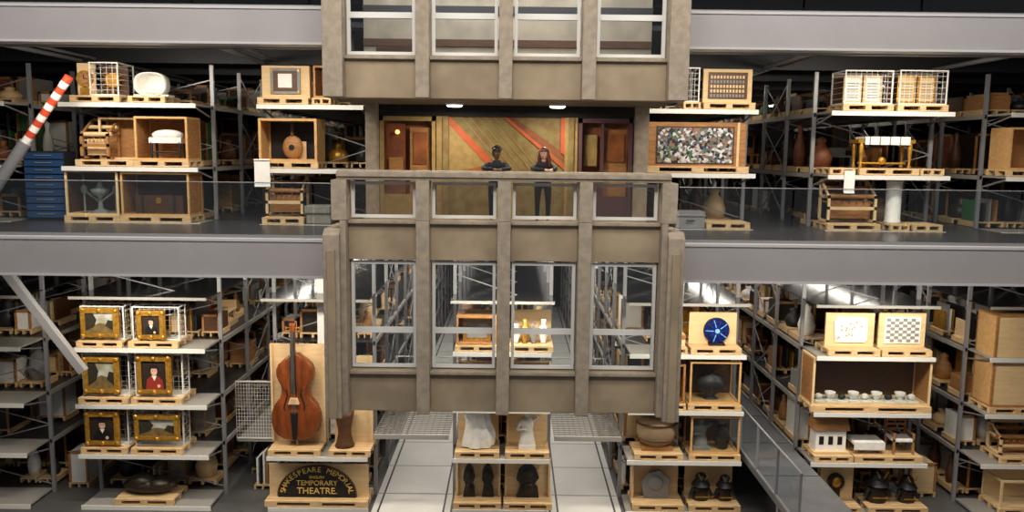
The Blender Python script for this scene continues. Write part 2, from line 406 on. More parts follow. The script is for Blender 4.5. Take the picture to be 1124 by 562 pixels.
def crate(name,X0,X1,Z0,Z1,fm='ply',back='ply',front=None,y0=YF+0.08,y1=YF+0.95,t=0.05,sides=None):
    global cn
    cn+=1
    if cn%2:
        if fm=='ply': fm='ply2'
        if back=='ply': back='ply2'
        if sides=='ply': sides='ply2'
    b=B(name)
    for x in (X0,X1-t):
        for y in (y0,y1-t): b.box(x,x+t,y,y+t,Z0,Z1,fm)
    for z in (Z0,Z1-t):
        for y in (y0,y1-t): b.box(X0+t,X1-t,y,y+t,z,z+t,fm)
        for x in (X0,X1-t): b.box(x,x+t,y0+t,y1-t,z,z+t,fm)
    b.box(X0+t,X1-t,y0+t,y1-t,Z0,Z0+0.02,fm)
    if back: b.box(X0+t,X1-t,y1-0.02,y1-0.005,Z0+t,Z1-t,back)
    if sides:
        b.box(X0+0.005,X0+0.02,y0+t,y1-t,Z0+t,Z1-t,sides); b.box(X1-0.02,X1-0.005,y0+t,y1-t,Z0+t,Z1-t,sides); b.box(X0+t,X1-t,y0+t,y1-t,Z1-0.02,Z1-0.005,sides)
    if front in ('wire','wireback'):
        yy=y0+0.01 if front=='wire' else y1-0.06
        n=max(3,int((X1-X0)/0.13)); k=max(3,int((Z1-Z0)/0.13)); q=0.0035
        for i in range(1,n): x=X0+(X1-X0)*i/n; b.box(x-q,x+q,yy,yy+0.01,Z0,Z1,'rack_white')
        for i in range(1,k): z=Z0+(Z1-Z0)*i/k; b.box(X0,X1,yy,yy+0.01,z-q,z+q,'rack_white')
        for i in range(1,k): z=Z0+(Z1-Z0)*i/k; b.box(X0,X0+0.012,y0,y1,z-q,z+q,'rack_white'); b.box(X1-0.012,X1,y0,y1,z-q,z+q,'rack_white')
    if front=='glass': b.box(X0+t,X1-t,y0+0.02,y0+0.03,Z0+t,Z1-t,'glass')
    b.done()
# ---- mid left
X0,X1,Zb,Zt=RX(78,130,68,103,UT[0])
crate('wire_cage',X0+0.45,X1,Zb,Zt,'rack_white',None,'wire',t=0.03)
b=B('antique_clock'); c=(X0+0.2,Zb+0.42)
b.box(X0,X0+0.42,YF+0.4,YF+0.5,Zb,Zt,'ply'); b.disc(c,0.2,YF+0.33,YF+0.4,'gold'); b.disc(c,0.13,YF+0.31,YF+0.33,'wood'); b.box(c[0]-0.01,c[0]+0.01,YF+0.3,YF+0.31,c[1],c[1]+0.1,'black'); b.box(c[0],c[0]+0.08,YF+0.3,YF+0.31,c[1]-0.01,c[1]+0.01,'black'); b.box(X0+0.1,X0+0.32,YF+0.3,YF+0.4,Zb,Zb+0.2,'gold'); b.done()
b=B('gilt_sunburst_mirror'); c=((X0+0.45+X1)/2,(Zb+Zt)/2); b.disc(c,0.17,YF+0.5,YF+0.54,'gold')
for i in range(12):
    a=i*math.pi/6; b.rod((c[0]+0.1*math.cos(a),YF+0.52,c[1]+0.1*math.sin(a)),(c[0]+0.29*math.cos(a),YF+0.52,c[1]+0.29*math.sin(a)),0.025,'gold',6,0.005)
b.box(c[0]-0.03,c[0]+0.03,YF+0.52,YF+0.56,Zb+0.02,c[1],'wood'); b.box(c[0]-0.15,c[0]+0.15,YF+0.45,YF+0.65,Zb+0.02,Zb+0.05,'wood'); b.box(X0+0.48,X1-0.03,YF+0.7,YF+0.73,Zb+0.02,Zt-0.05,'wood_dark'); b.done()
X0,X1,Zb,Zt=RX(142,180,78,103,UT[0])
b=B('egg_chair'); cx=(X0+X1)/2; n=24
hh=(Zt-Zb); w=(X1-X0)/2
def sq(a,f,y):
    c,s=math.cos(a),math.sin(a); z=s if s>0 else s*0.98
    e=0.75
    return (cx+w*0.94*f*math.copysign(abs(c)**e,c),YF+y,Zb+hh*0.5+hh*0.5*f*math.copysign(abs(z)**e,z))
rings=[[sq(2*math.pi*i/n,f,y) for i in range(n)] for f,y in ((0.02,0.72),(0.3,0.7),(0.7,0.6),(0.84,0.4),(0.88,0.25),(0.96,0.23),(1.0,0.35),(0.97,0.55),(0.75,0.72),(0.4,0.8),(0.02,0.82))]
vs=[p for r in rings for p in r]; fs=[(j*n+i,j*n+(i+1)%n,(j+1)*n+(i+1)%n,(j+1)*n+i) for j in range(len(rings)-1) for i in range(n)]
b.add(vs,fs,'white',True); b.ell((cx,YF+0.42,Zb+hh*0.2),(w*0.7,0.2,0.07),'white'); b.box(cx-w,cx+w,YF+0.3,YF+0.7,Zb,Zb+0.05,'white'); b.done()
def loomish(name,X0,X1,Z0,Z1,m='wood',m2='ply'):
    b=B(name); y0,y1=YF+0.2,YF+0.85; t=0.06; w=X1-X0; h=Z1-Z0
    for x in (X0+0.02,X1-0.02-t):
        b.box(x,x+t,y0,y0+t,Z0,Z0+h*0.62,m); b.box(x,x+t,y1-t,y1,Z0,Z1,m)
        b.box(x,x+t,y0,y1,Z0+h*0.55,Z0+h*0.62,m); b.box(x,x+t,y0,y1,Z0+0.02,Z0+0.08,m)
        b.rod((x+t/2,y0+t,Z0+h*0.6),(x+t/2,y1-t,Z1-0.05),0.03,m,4)
    b.box(X0+0.02,X1-0.02,y1-t,y1,Z1-0.08,Z1,m); b.box(X0+0.02,X1-0.02,y0,y0+t,Z0+h*0.3,Z0+h*0.37,m)
    b.rod((X0,y0+0.15,Z0+h*0.6),(X1,y0+0.15,Z0+h*0.6),0.06,m2,12); b.rod((X0,y1-0.2,Z0+h*0.78),(X1,y1-0.2,Z0+h*0.78),0.05,m2,12)
    for i in range(7):
        x=X0+0.1+(w-0.2)*i/6; b.box(x-0.012,x+0.012,y0+0.1,y1-0.1,Z0+h*0.44,Z0+h*0.48,m2)
    b.box(X0+0.1,X1-0.1,y0+0.2,y0+0.24,Z0+h*0.1,Z0+h*0.5,m2)
    b.done()
X0,X1,Zb,Zt=RX(84,145,128,176,UT[1])
crate('open_crate',X0+0.35,X1,Zb,Zt,'ply','wood',None,y0=YF+0.5)
loomish('wooden_printing_press',X0,X0+0.75,Zb,Zt-0.02,'wood','ply')
X0,X1,Zb,Zt=RX(148,206,128,178,UT[1])
crate('open_crate',X0,X1,Zb,Zt,'ply','wood',None,sides='wood')
b=B('upholstered_footstool'); b.ell(((X0+X1)/2,YF+0.5,Zb+0.62),(0.4,0.22,0.14),'cloth_white')
b.box(X0+0.25,X1-0.25,YF+0.3,YF+0.7,Zb+0.42,Zb+0.56,'white')
for x in (X0+0.3,X1-0.3):
    for y in (YF+0.34,YF+0.66): b.rod((x,y,Zb+0.02),(x,y,Zb+0.45),0.03,'iron',8,0.045)
b.rod((X0+0.3,YF+0.34,Zb+0.2),(X1-0.3,YF+0.34,Zb+0.2),0.02,'iron',6)
b.done()
X0,X1,Zb,Zt=RX(72,130,187,237,UT[2])
crate('glazed_crate',X0,X1,Zb,Zt,'ply','wood_dark','glass',sides='wood_dark')
b=B('ornate_iron_stand'); cx=(X0+X1)/2
b.lathe((cx,YF+0.5,Zb+0.02),[(0.25,0),(0.22,0.05),(0.06,0.12),(0.05,0.4),(0.2,0.5),(0.22,0.6),(0.08,0.66),(0.03,0.8),(0,0.85)],'grey',16)
for s in (-1,1): b.rod((cx,YF+0.5,Zb+0.3),(cx+s*0.4,YF+0.5,Zb+0.6),0.03,'grey',6); b.ell((cx+s*0.4,YF+0.5,Zb+0.62),(0.08,0.08,0.12),'grey'); b.rod((cx+s*0.4,YF+0.5,Zb+0.02),(cx+s*0.4,YF+0.5,Zb+0.55),0.025,'grey',6)
b.done()
X0,X1,Zb,Zt=RX(133,208,189,238,UT[2])
crate('glazed_crate',X0,X1,Zb,Zt,'ply','wood_dark','glass',sides='wood')
b=B('wooden_trunk'); b.box(X0+0.25,X1-0.25,YF+0.3,YF+0.8,Zb+0.03,Zb+0.5,'wood_dark')
for x in (X0+0.4,X1-0.5): b.box(x,x+0.06,YF+0.28,YF+0.82,Zb+0.03,Zb+0.52,'iron')
b.box((X0+X1)/2-0.06,(X0+X1)/2+0.06,YF+0.27,YF+0.3,Zb+0.3,Zb+0.44,'gold'); b.done()
# rack B mid
X0,X1,Zb,Zt=RX(284,337,71,104,UT[0])
b=B('framed_icon_cabinet'); b.box(X0,X1,YF+0.35,YF+0.6,Zb,Zt,'ply'); b.box(X0+0.22,X1-0.22,YF+0.3,YF+0.35,Zb+0.1,Zt-0.06,'grey'); b.box(X0+0.3,X1-0.3,YF+0.28,YF+0.3,Zb+0.17,Zt-0.13,'wood_dark'); b.box(X0+0.42,X1-0.42,YF+0.27,YF+0.28,Zb+0.25,Zt-0.2,'white')
for z in (Zb+0.15,Zt-0.12):
    for x in (X0+0.26,X1-0.26): b.disc((x,z),0.03,YF+0.28,YF+0.3,'gold',10)
b.done()
X0,X1,Zb,Zt=RX(344,362,72,106,UT[0]); crate('plywood_crate',X0,X1,Zb,Zt,'wood','wood',sides='wood')
X0,X1,Zb,Zt=RX(284,348,130,179,UT[1]); crate('open_crate',X0,X1,Zb,Zt,'ply','black',None,sides='ply',t=0.06)
b=B('lute'); cx=(X0+X1)/2; cz=Zb+0.35
b.ell((cx,YF+0.55,cz),(0.26,0.12,0.3),'wood',20); b.disc((cx,cz),0.07,YF+0.42,YF+0.435,'black'); b.box(cx-0.035,cx+0.035,YF+0.5,YF+0.55,cz+0.22,cz+0.6,'wood_dark'); b.box(cx-0.12,cx+0.12,YF+0.45,YF+0.65,Zb+0.02,Zb+0.06,'ply'); b.box(cx+0.02,cx+0.3,YF+0.7,YF+0.72,Zb+0.02,Zb+0.5,'ply'); b.done()
X0,X1,Zb,Zt=RX(289,332,190,236,UT[2]); loomish('spinning_loom',X0,X1,Zb,Zt,'ply','wood')
X0,X1,Zb,Zt=RX(336,363,222,244,UT[2],False); b=B('stone_block'); b.box(X0,X1,YF+0.1,YF+0.7,Zb,Zb+0.26,'stone'); b.box(X0-0.04,X1,YF+0.06,YF+0.72,Zb+0.26,Zb+0.46,'stone'); b.done(0.03)
X0,X1,Zb,Zt=RX(281,298,182,206,UT[1],False); b=B('paper_scroll'); b.box(X0,X1,YF-0.02,YF-0.01,Zb-0.45,Zb+0.2,'white'); b.rod((X0,YF-0.03,Zb-0.45),(X1,YF-0.03,Zb-0.45),0.02,'white'); b.rod((X0,YF-0.03,Zb+0.2),(X1,YF-0.03,Zb+0.2),0.02,'white'); b.done()
b=B('blue_drawer_cabinet')
X0=W(27,195,20.8)[0]; X1=W(72,195,20.8)[0]
b.box(X0,X1,20.8,21.35,ZD+0.01,ZD+1.75,'steel_dark')
for k in range(9): b.box(X0+0.03,X1-0.03,20.76,20.8,ZD+0.08+k*0.185,ZD+0.23+k*0.185,'blue_bin'); b.box(X0+0.3,X1-0.3,20.74,20.76,ZD+0.16+k*0.185,ZD+0.18+k*0.185,'steel')
b.done()
def PT(x,y,d): a=W(x,y,d); return Vector((a[0],d,a[1]))
b=B('striped_barrier_pole')
p0=PT(76,84,19.6);p1=PT(28,156,19.6)
N_=6
for i in range(N_): b.rod(p0.lerp(p1,i/N_),p0.lerp(p1,(i+0.5)/N_),0.10,'red',12); b.rod(p0.lerp(p1,(i+0.5)/N_),p0.lerp(p1,(i+1)/N_),0.10,'stripe_white',12)
p2=p0.lerp(p1,1.9); b.rod(p1,p2,0.14,'steel',12); b.done()
b=B('diagonal_brace'); b.rod(PT(2,292,19.5),PT(92,408,19.5),0.13,'steel',4); b.done()
# ---- mid right
X0,X1,Zb,Zt=RX(752,768,74,112,UT[0]); crate('wire_cage',X0,X1,Zb,Zt,'rack_white',None,'wire',t=0.03)
X0,X1,Zb,Zt=RX(774,828,75,113,UT[0])
b=B('printed_type_panel'); b.box(X0,X1,YF+0.3,YF+0.4,Zb,Zt,'ply'); b.box(X0+0.12,X1-0.12,YF+0.27,YF+0.3,Zb+0.1,Zt-0.08,'wood_dark'); 
n=11
for i in range(n):
    for j in range(5):
        x=X0+0.17+(X1-X0-0.34)*i/n; z=Zb+0.14+(Zt-Zb-0.26)*j/5
        b.box(x,x+(X1-X0-0.34)/n*0.6,YF+0.25,YF+0.27,z,z+0.07,'ply' if (i*3+j)%3 else 'grey')
b.done()
X0,X1,Zb,Zt=RX(712,821,134,180,UT[1])
b=B('framed_collage'); b.box(X0,X1,YF+0.3,YF+0.5,Zb,Zt,'wood'); xr=W(804,156,YF+0.3)[0]; xl=W(722,156,YF+0.3)[0]; b.box(xl,xr,YF+0.27,YF+0.3,Zb+0.08,Zt-0.14,'collage'); b.box(xl-0.04,xr+0.04,YF+0.285,YF+0.299,Zb+0.05,Zt-0.1,'wood_dark'); b.box(xr+0.1,xr+0.16,YF+0.25,YF+0.3,Zb,Zt,'ply'); b.done()
X0,X1,Zb,Zt=RX(742,774,226,246,UT[2],False); b=B('steel_case'); b.box(X0,X1,YF+0.1,YF+0.8,Zb,Zb+0.42,'grey'); b.box(X0-0.02,X1+0.02,YF+0.08,YF+0.82,Zb+0.3,Zb+0.34,'steel'); b.rod(((X0+X1)/2-0.1,YF+0.06,Zb+0.2),((X0+X1)/2+0.1,YF+0.06,Zb+0.2),0.015,'steel_dark'); b.done(0.01)
pallet(W(776,243,YF)[0],W(824,243,YF)[0],UT[2])
for a,c in ((927,980),(987,1040)):
    X0,X1,Zb,Zt=RX(a,c,77,115,UT[0]); crate('wire_cage',X0,X1,Zb,Zt,'rack_white','wood_dark','wire',t=0.03)
    b=B('framed_manuscript'); 
    for k in range(2):
        l=X0+0.1+k*(X1-X0-0.2)/2; r=l+(X1-X0-0.2)/2-0.04
        b.box(l,r,YF+0.4,YF+0.44,Zb+0.05,Zt-0.1,'gold' if a>950 else 'ply'); b.box(l+0.05,r-0.05,YF+0.39,YF+0.4,Zb+0.1,Zt-0.15,'white' if a<950 else 'ply')
        for j in range(6): b.box(l+0.09,r-0.09,YF+0.385,YF+0.39,Zb+0.16+j*0.07,Zb+0.18+j*0.07,'grey')
    b.done()
X0,X1,Zb,Zt=RX(945,1008,150,179,UT[1])
b=B('gilded_console_table'); b.box(X0+0.15,X1-0.15,YF+0.24,YF+0.81,Zt-0.06,Zt,'cloth_white'); b.box(X0+0.15,X1-0.15,YF+0.22,YF+0.24,Zt-0.2,Zt,'cloth_white'); b.box(X0,X1,YF+0.27,YF+0.78,Zt-0.16,Zt-0.07,'gold')
for k in range(4): b.box(X0+0.25+k*0.25,X0+0.28+k*0.25,YF+0.215,YF+0.22,Zt-0.2,Zt,'grey')
for x in (X0+0.1,X1-0.1):
    for y in (YF+0.32,YF+0.74):
        b.lathe((x,y,Zb),[(0.03,0),(0.05,0.04),(0.025,0.1),(0.04,0.25),(0.06,Zt-Zb-0.25),(0.04,Zt-Zb-0.16)],'gold',10)
b.rod((X0+0.1,YF+0.5,Zb+0.12),(X1-0.1,YF+0.5,Zb+0.12),0.025,'gold'); b.ell(((X0+X1)/2,YF+0.5,Zb+0.18),(0.1,0.08,0.1),'gold'); b.done()
pallet(W(912,180,YF)[0],W(940,180,YF)[0],UT[1]); pallet(W(1012,180,YF)[0],W(1038,180,YF)[0],UT[1])
X0,X1,Zb,Zt=RX(910,966,196,240,UT[2]); loomish('wooden_loom',X0,X1,Zb,Zt,'ply','wood')
b=B('paper_scroll'); xs=W(932,200,YF)[0]; b.box(xs-0.13,xs+0.13,YF-0.02,YF-0.01,UT[1]-0.45,UT[1]+0.1,'white'); b.rod((xs-0.13,YF-0.03,UT[1]-0.45),(xs+0.13,YF-0.03,UT[1]-0.45),0.02,'white'); b.done()
X0,X1,Zb,Zt=RX(980,998,198,238,UT[2]); b=B('wrapped_column'); r=(X1-X0)/2; b.lathe(((X0+X1)/2,YF+0.5,Zb),[(0,0),(r,0),(r,0.05),(r*0.92,0.08),(r*0.92,Zt-Zb-0.08),(r,Zt-Zb-0.05),(r,Zt-Zb),(0,Zt-Zb)],'white',20); b.done()
pallet(W(1004,243,YF)[0],W(1036,243,YF)[0],UT[2])
X0,X1,Zb,Zt=RX(1108,1150,140,188,UT[1]); crate('plywood_crate',X0,X1,Zb,Zt,'ply','ply',sides='ply')
# ---------------- lower left paintings
def painting(name,px,kind,tz):
    x0,x1,yt,yb,ix0,ix1,iy0,iy1=px
    X0,X1,Zb,Zt=RX(x0,x1,yt,yb,tz)
    d=YF+0.12
    crate('wire_cage',X0,X1,Zb,Zt,'rack_white',None,'wireback',y0=YF+0.25,y1=YF+0.7,t=0.03)
    l=W(ix0,(yt+yb)/2,d)[0]; r=W(ix1,(yt+yb)/2,d)[0]; t=min(W((x0+x1)/2,iy0,d)[1],Zt-0.02); o=max(W((x0+x1)/2,iy1,d)[1],Zb+0.02)
    b=B(name); f=0.13
    for k,(e,y) in enumerate(((0,d),(0.05,d-0.03))):
        b.box(l+e*0.6,r-e*0.6,y,y+0.05,t-f,t-e*0.6,'gold'); b.box(l+e*0.6,r-e*0.6,y,y+0.05,o+e*0.6,o+f,'gold')
        b.box(l+e*0.6,l+f,y,y+0.05,o+f,t-f,'gold'); b.box(r-f,r-e*0.6,y,y+0.05,o+f,t-f,'gold')
    for qx in (l+0.06,(l+r)/2,r-0.06):
        for qz in (o+0.06,t-0.06): b.ell((qx,d-0.035,qz),(0.06,0.03,0.06),'gold',10,6)
    b.box(l+f,r-f,d+0.02,d+0.04,o+f,t-f,'canvas_dark')
    l+=f;r-=f;o+=f;t-=f;w=r-l;h=t-o;y=d+0.02
    if kind=='land':
        b.prism([(l,o+h*.45),(r,o+h*.35),(r,t),(l,t)],y-0.006,y,'sky_p')
        b.prism([(l,o+h*.25),(l+w*.5,o+h*.5),(r,o+h*.35),(r,o),(l,o)],y-0.01,y-0.006,'field_p')
        b.prism([(l,o+h*.1),(l,t),(l+w*.28,t-h*.05),(l+w*.4,t-h*.35),(l+w*.3,o+h*.3)],y-0.014,y-0.01,'tree_p')
        b.prism([(r,o+h*.1),(r,o+h*.6),(r-w*.2,o+h*.65),(r-w*.3,o+h*.35)],y-0.014,y-0.01,'tree_p')
    else:
        cx=l+w*.5
        b.prism([(cx-w*.36,o),(cx-w*.3,o+h*.35),(cx-w*.1,o+h*.48),(cx+w*.1,o+h*.48),(cx+w*.32,o+h*.35),(cx+w*.38,o)],y-0.008,y,'portrait_red' if kind=='red' else 'black')
        b.disc((cx,o+h*.64),w*.13,y-0.014,y-0.008,'skin_light',16,rz=h*.15)
        b.prism([(cx-w*.16,o+h*.62),(cx-w*.15,o+h*.82),(cx,o+h*.88),(cx+w*.15,o+h*.82),(cx+w*.16,o+h*.62),(cx+w*.1,o+h*.74),(cx-w*.1,o+h*.74)],y-0.018,y-0.014,'hair_black')
        b.disc((cx-w*.05,o+h*.66),w*.02,y-0.018,y-0.014,'black',8); b.disc((cx+w*.05,o+h*.66),w*.02,y-0.018,y-0.014,'black',8)
        b.prism([(cx-w*.1,o+h*.48),(cx+w*.1,o+h*.48),(cx,o+h*.3)],y-0.012,y-0.008,'white')
        b.disc((cx+w*.18,o+h*.12),w*.07,y-0.014,y-0.008,'skin_light',12)
    b.done()
painting('landscape_painting',(85,133,337,373,88,130,338,371),'land',LT[0])
painting('portrait_painting',(142,194,338,374,150,181,341,373),'dark',LT[0])
painting('landscape_painting',(87,139,390,435,91,131,392,432),'land',LT[1])
painting('portrait_painting',(145,198,390,435,150,188,391,433),'red',LT[1])
painting('portrait_painting',(90,138,450,490,93,131,452,489),'dark',LT[2])
painting('landscape_painting',(145,199,451,487,147,197,455,484),'land',LT[2])
X0,X1,Zb,Zt=RX(128,190,538,560,LT[3]); b=B('carved_rock'); cx=(X0+X1)/2; Zb+=0.03
b.ell((cx,YF+0.5,Zb+0.2),((X1-X0)/2,0.35,0.22),'bronze',14,8); b.ell((cx-0.2,YF+0.45,Zb+0.32),(0.35,0.28,0.2),'bronze',12,8); b.ell((cx+0.3,YF+0.4,Zb+0.28),(0.3,0.3,0.16),'bronze',12,8); b.done()
# double bass
X0,X1,Zb,Zt=RX(294,349,355,489,LT[2])
b=B('plywood_backboard'); bx0=W(298,420,YF+0.75)[0]; bt=W(330,377,YF+0.75)[1]
b.box(bx0,(X1+0.05),YF+0.72,YF+0.76,Zb,bt,'ply'); b.box(bx0,bx0+0.06,YF+0.66,YF+0.72,Zb,bt,'ply'); b.box(X1-0.01,X1+0.05,YF+0.66,YF+0.72,Zb,bt,'ply'); b.done()
b=B('double_bass'); cx=(X0+X1)/2; H=Zt-Zb; Wd=(X1-X0)
prof=[(0.02,0.0),(0.03,0.22),(0.06,0.36),(0.11,0.455),(0.17,0.49),(0.24,0.485),(0.30,0.43),(0.345,0.35),(0.36,0.31),(0.40,0.275),(0.44,0.27),(0.48,0.29),(0.505,0.34),(0.54,0.37),(0.59,0.37),(0.63,0.33),(0.66,0.25),(0.69,0.14),(0.715,0.07)]
def ring(y):
    L=[(cx-w*Wd,y,Zb+H*0.03+(h)*H) for h,w in prof]; Rr=[(cx+w*Wd,y,Zb+H*0.03+(h)*H) for h,w in reversed(prof)]
    return L+Rr[:-1]
def shr(y,s):
    c=(cx,Zb+H*0.37); return [(c[0]+(p[0]-c[0])*s,y,c[1]+(p[2]-c[1])*s) for p in ring(y)]
rs=[shr(YF+0.19,0.3),shr(YF+0.205,0.6),shr(YF+0.235,0.85),shr(YF+0.27,0.97),shr(YF+0.285,1.0),shr(YF+0.52,1.0),shr(YF+0.56,0.9)]
n=len(rs[0]); vs=[p for r in rs for p in r]; fs=[(j*n+i,j*n+(i+1)%n,(j+1)*n+(i+1)%n,(j+1)*n+i) for j in range(len(rs)-1) for i in range(n)]
fs+=[tuple(range(n-1,-1,-1)),tuple(range((len(rs)-1)*n,len(rs)*n))]
b.add(vs,fs,'bass_wood',True)
b.prism([(cx-0.075,Zb+H*0.45),(cx+0.075,Zb+H*0.45),(cx+0.045,Zb+H*0.93),(cx-0.045,Zb+H*0.93)],YF+0.1,YF+0.15,'black')
b.prism([(cx-0.06,Zb+H*0.7),(cx+0.06,Zb+H*0.7),(cx+0.045,Zb+H*0.93),(cx-0.045,Zb+H*0.93)],YF+0.15,YF+0.26,'bass_wood')
b.box(cx-0.06,cx+0.06,YF+0.14,YF+0.24,Zb+H*0.92,Zb+H*0.975,'bass_wood'); b.rod((cx-0.075,YF+0.2,Zb+H*0.98),(cx+0.075,YF+0.2,Zb+H*0.98),0.06,'bass_wood',14)
for s in (-1,1):
    for k in (0.935,0.96): b.rod((cx,YF+0.19,Zb+H*k),(cx+s*0.17,YF+0.19,Zb+H*k),0.012,'gold',6); b.box(cx+s*0.17-0.02,cx+s*0.17+0.02,YF+0.18,YF+0.2,Zb+H*k-0.03,Zb+H*k+0.03,'gold')
    pts=[(0.2,0.475),(0.17,0.44),(0.2,0.40),(0.25,0.35),(0.27,0.32),(0.23,0.30)]
    for a,c in zip(pts,pts[1:]): b.rod((cx+s*a[0],YF+0.205,Zb+H*a[1]),(cx+s*c[0],YF+0.205,Zb+H*c[1]),0.02,'black',6)
b.prism([(cx-0.14,Zb+H*0.36),(cx+0.14,Zb+H*0.36),(cx+0.09,Zb+H*0.405),(cx-0.09,Zb+H*0.405)],YF+0.1,YF+0.2,'ply')
b.prism([(cx-0.05,Zb+H*0.07),(cx+0.05,Zb+H*0.07),(cx+0.09,Zb+H*0.29),(cx-0.09,Zb+H*0.29)],YF+0.13,YF+0.18,'black')
for k in range(4):
    x=cx-0.045+0.03*k; b.rod((x,YF+0.12,Zb+H*0.28),(x,YF+0.09,Zb+H*0.405),0.003,'grey',4); b.rod((x,YF+0.09,Zb+H*0.405),(cx-0.03+0.02*k,YF+0.095,Zb+H*0.93),0.003,'grey',4)
b.rod((cx,YF+0.38,Zb),(cx,YF+0.38,Zb+H*0.06),0.02,'steel',8); b.done()
X0,X1,Zb,Zt=RX(362,405,452,489,LT[2])
b=B('plywood_backboard'); b.box(X0,X1,YF+0.7,YF+0.75,Zb,bt-0.3,'ply'); b.box(X1-0.05,X1,YF+0.64,YF+0.7,Zb,bt-0.3,'ply'); b.done()
b=B('carved_drum'); b.lathe((X0+0.32,YF+0.4,Zb),[(0,0),(0.26,0),(0.22,0.1),(0.17,0.35),(0.18,0.5),(0.24,0.8),(0.26,0.95),(0.0,0.96)],'wood_dark',16); b.done()
# sign
X0,X1,Zb,Zt=RX(292,402,514,552,LT[3]); 
b=B('plywood_backboard'); b.box(X0,X1,YF+0.4,YF+0.45,Zb,Zt,'ply'); b.done()
b=B('theatre_sign'); sx=W(348,535,YF+0.3)[0]; sr=W(391,535,YF+0.3)[0]-sx; sz=Zb+0.05; rz=(Zt-0.02-sz)
b.disc((sx,sz),sr,YF+0.3,YF+0.38,'black',36,rz=rz,a0=0,a1=math.pi); b.box(sx-sr,sx+sr,YF+0.28,YF+0.39,Zb,sz,'black')
for i in range(36):
    a=math.pi*i/36; c=math.pi*(i+1)/36
    b.rod((sx+sr*math.cos(a),YF+0.3,sz+rz*math.sin(a)),(sx+sr*math.cos(c),YF+0.3,sz+rz*math.sin(c)),0.02,'wood_dark',6)
txt='SHAKESPEARE MEMORIAL'
for i,ch in enumerate(txt):
    if ch==' ': continue
    a=math.radians(172-164*i/(len(txt)-1))
    text_into(b,ch,0.2,(sx+sr*0.87*math.cos(a),sz+rz*0.85*math.sin(a)+0.02),YF+0.29,a-math.pi/2,'sign_gold')
text_into(b,'ENGLISH',0.1,(sx,sz+rz*0.62),YF+0.29,0,'sign_gold'); text_into(b,'TEMPORARY',0.19,(sx,sz+rz*0.42),YF+0.29,0,'sign_gold'); text_into(b,'THEATRE.',0.24,(sx,sz+rz*0.15),YF+0.29,0,'sign_gold'); b.done()
# ---------------- centre rack items
def draped(name,cx,y,z,w,h,m='cloth_white'):
    b=B(name); n=32; K=12; rings=[]
    for k in range(K+1):
        f=k/K; r=w*(1-0.3*f+0.05*math.sin(f*9))*(1.0 if f<0.97 else 0.6)
        rings.append([(cx+0.05*math.sin(f*5)+r*(1+0.12*math.sin(6*a+k*0.35))*math.cos(a),y+r*0.7*(1+0.1*math.cos(7*a))*math.sin(a),z+h*f+(0.06*math.sin(3*a) if f>0.8 else 0)) for a in [2*math.pi*i/n for i in range(n)]])
    vs=[p for r in rings for p in r]; fs=[(j*n+i,j*n+(i+1)%n,(j+1)*n+(i+1)%n,(j+1)*n+i) for j in range(K) for i in range(n)]; fs.append(tuple(range(K*n,(K+1)*n))); b.add(vs,fs,m,True); b.done()
def statue(name,cx,y,z,h,m):
    b=B(name); b.box(cx-0.22,cx+0.22,y-0.2,y+0.2,z,z+h*0.1,m)
    b.lathe((cx,y,z+h*0.1),[(0.2,0),(0.19,h*0.15),(0.14,h*0.4),(0.17,h*0.55),(0.16,h*0.66),(0.06,h*0.71),(0.05,h*0.75)],m,14,0.75)
    b.ell((cx,y,z+h*0.91),(0.085,0.1,h*0.09),m,12,8)
    b.rod((cx-0.15,y,z+h*0.72),(cx-0.26,y-0.1,z+h*0.5),0.05,m,8,0.04); b.rod((cx-0.26,y-0.1,z+h*0.5),(cx-0.05,y-0.2,z+h*0.55),0.04,m,8,0.03)
    b.rod((cx+0.15,y,z+h*0.72),(cx+0.28,y-0.05,z+h*0.85),0.05,m,8,0.035); b.done()
X0,X1,Zb,Zt=RX(501,545,347,383,LT[0]); crate('open_crate',X0,X1,Zb,Zt,'wood','wood',None,sides='wood')
b=B('gilt_frame_mirror'); b.box(X0+0.15,X1-0.15,YF+0.4,YF+0.46,Zb+0.03,Zt-0.1,'gold'); b.box(X0+0.25,X1-0.25,YF+0.38,YF+0.4,Zb+0.12,Zt-0.2,'grey'); b.done()
X0,X1,Zb,Zt=RX(561,606,345,383,LT[0])
b=B('vase_group')
for i,(q,m) in enumerate(((0.12,'white'),(0.34,'gold'),(0.56,'stone'),(0.8,'white'))):
    x=X0+(X1-X0)*q; h=0.5+0.12*(i%2); b.lathe((x,YF+0.4,Zb),[(0,0),(0.07,0),(0.06,0.04),(0.13,h*0.45),(0.1,h*0.7),(0.04,h*0.8),(0.07,h),(0,h)],m,14)
b.box(X0,X1,YF+0.7,YF+0.75,Zb,Zt,'ply'); b.done()
for a,c,l in ((500,546,LT[1]),(560,606,LT[1])):
    X0,X1,Zb,Zt=RX(a,c,405,440,l); crate('open_crate',X0,X1,Zb,Zt,'ply','wood')
    b=B('plaster_cast'); cx=(X0+X1)/2
    b.lathe((cx,YF+0.5,Zb+0.02),[(0.3,0),(0.3,0.08),(0.12,0.14),(0.1,0.3),(0.24,0.42),(0.2,0.58),(0.0,0.66)],'white',16); b.done()
X0,X1,Zb,Zt=RX(501,547,452,492,LT[2]); draped('draped_statue',(X0+X1)/2,YF+0.48,Zb+0.03,0.4,Zt-Zb+0.06)
b=B('plywood_backboard'); b.box(X0,X1,YF+0.93,YF+0.97,Zb,Zt,'ply'); b.done()
X0,X1,Zb,Zt=RX(556,602,455,494,LT[2]); b=B('plywood_backboard'); b.box(X0,X1,YF+0.8,YF+0.85,Zb,Zt,'ply'); b.box(X0,X0+0.06,YF+0.6,YF+0.8,Zb,Zt,'ply'); b.done(); statue('marble_statue',(X0+X1)/2,YF+0.45,Zb,Zt-Zb,'white')
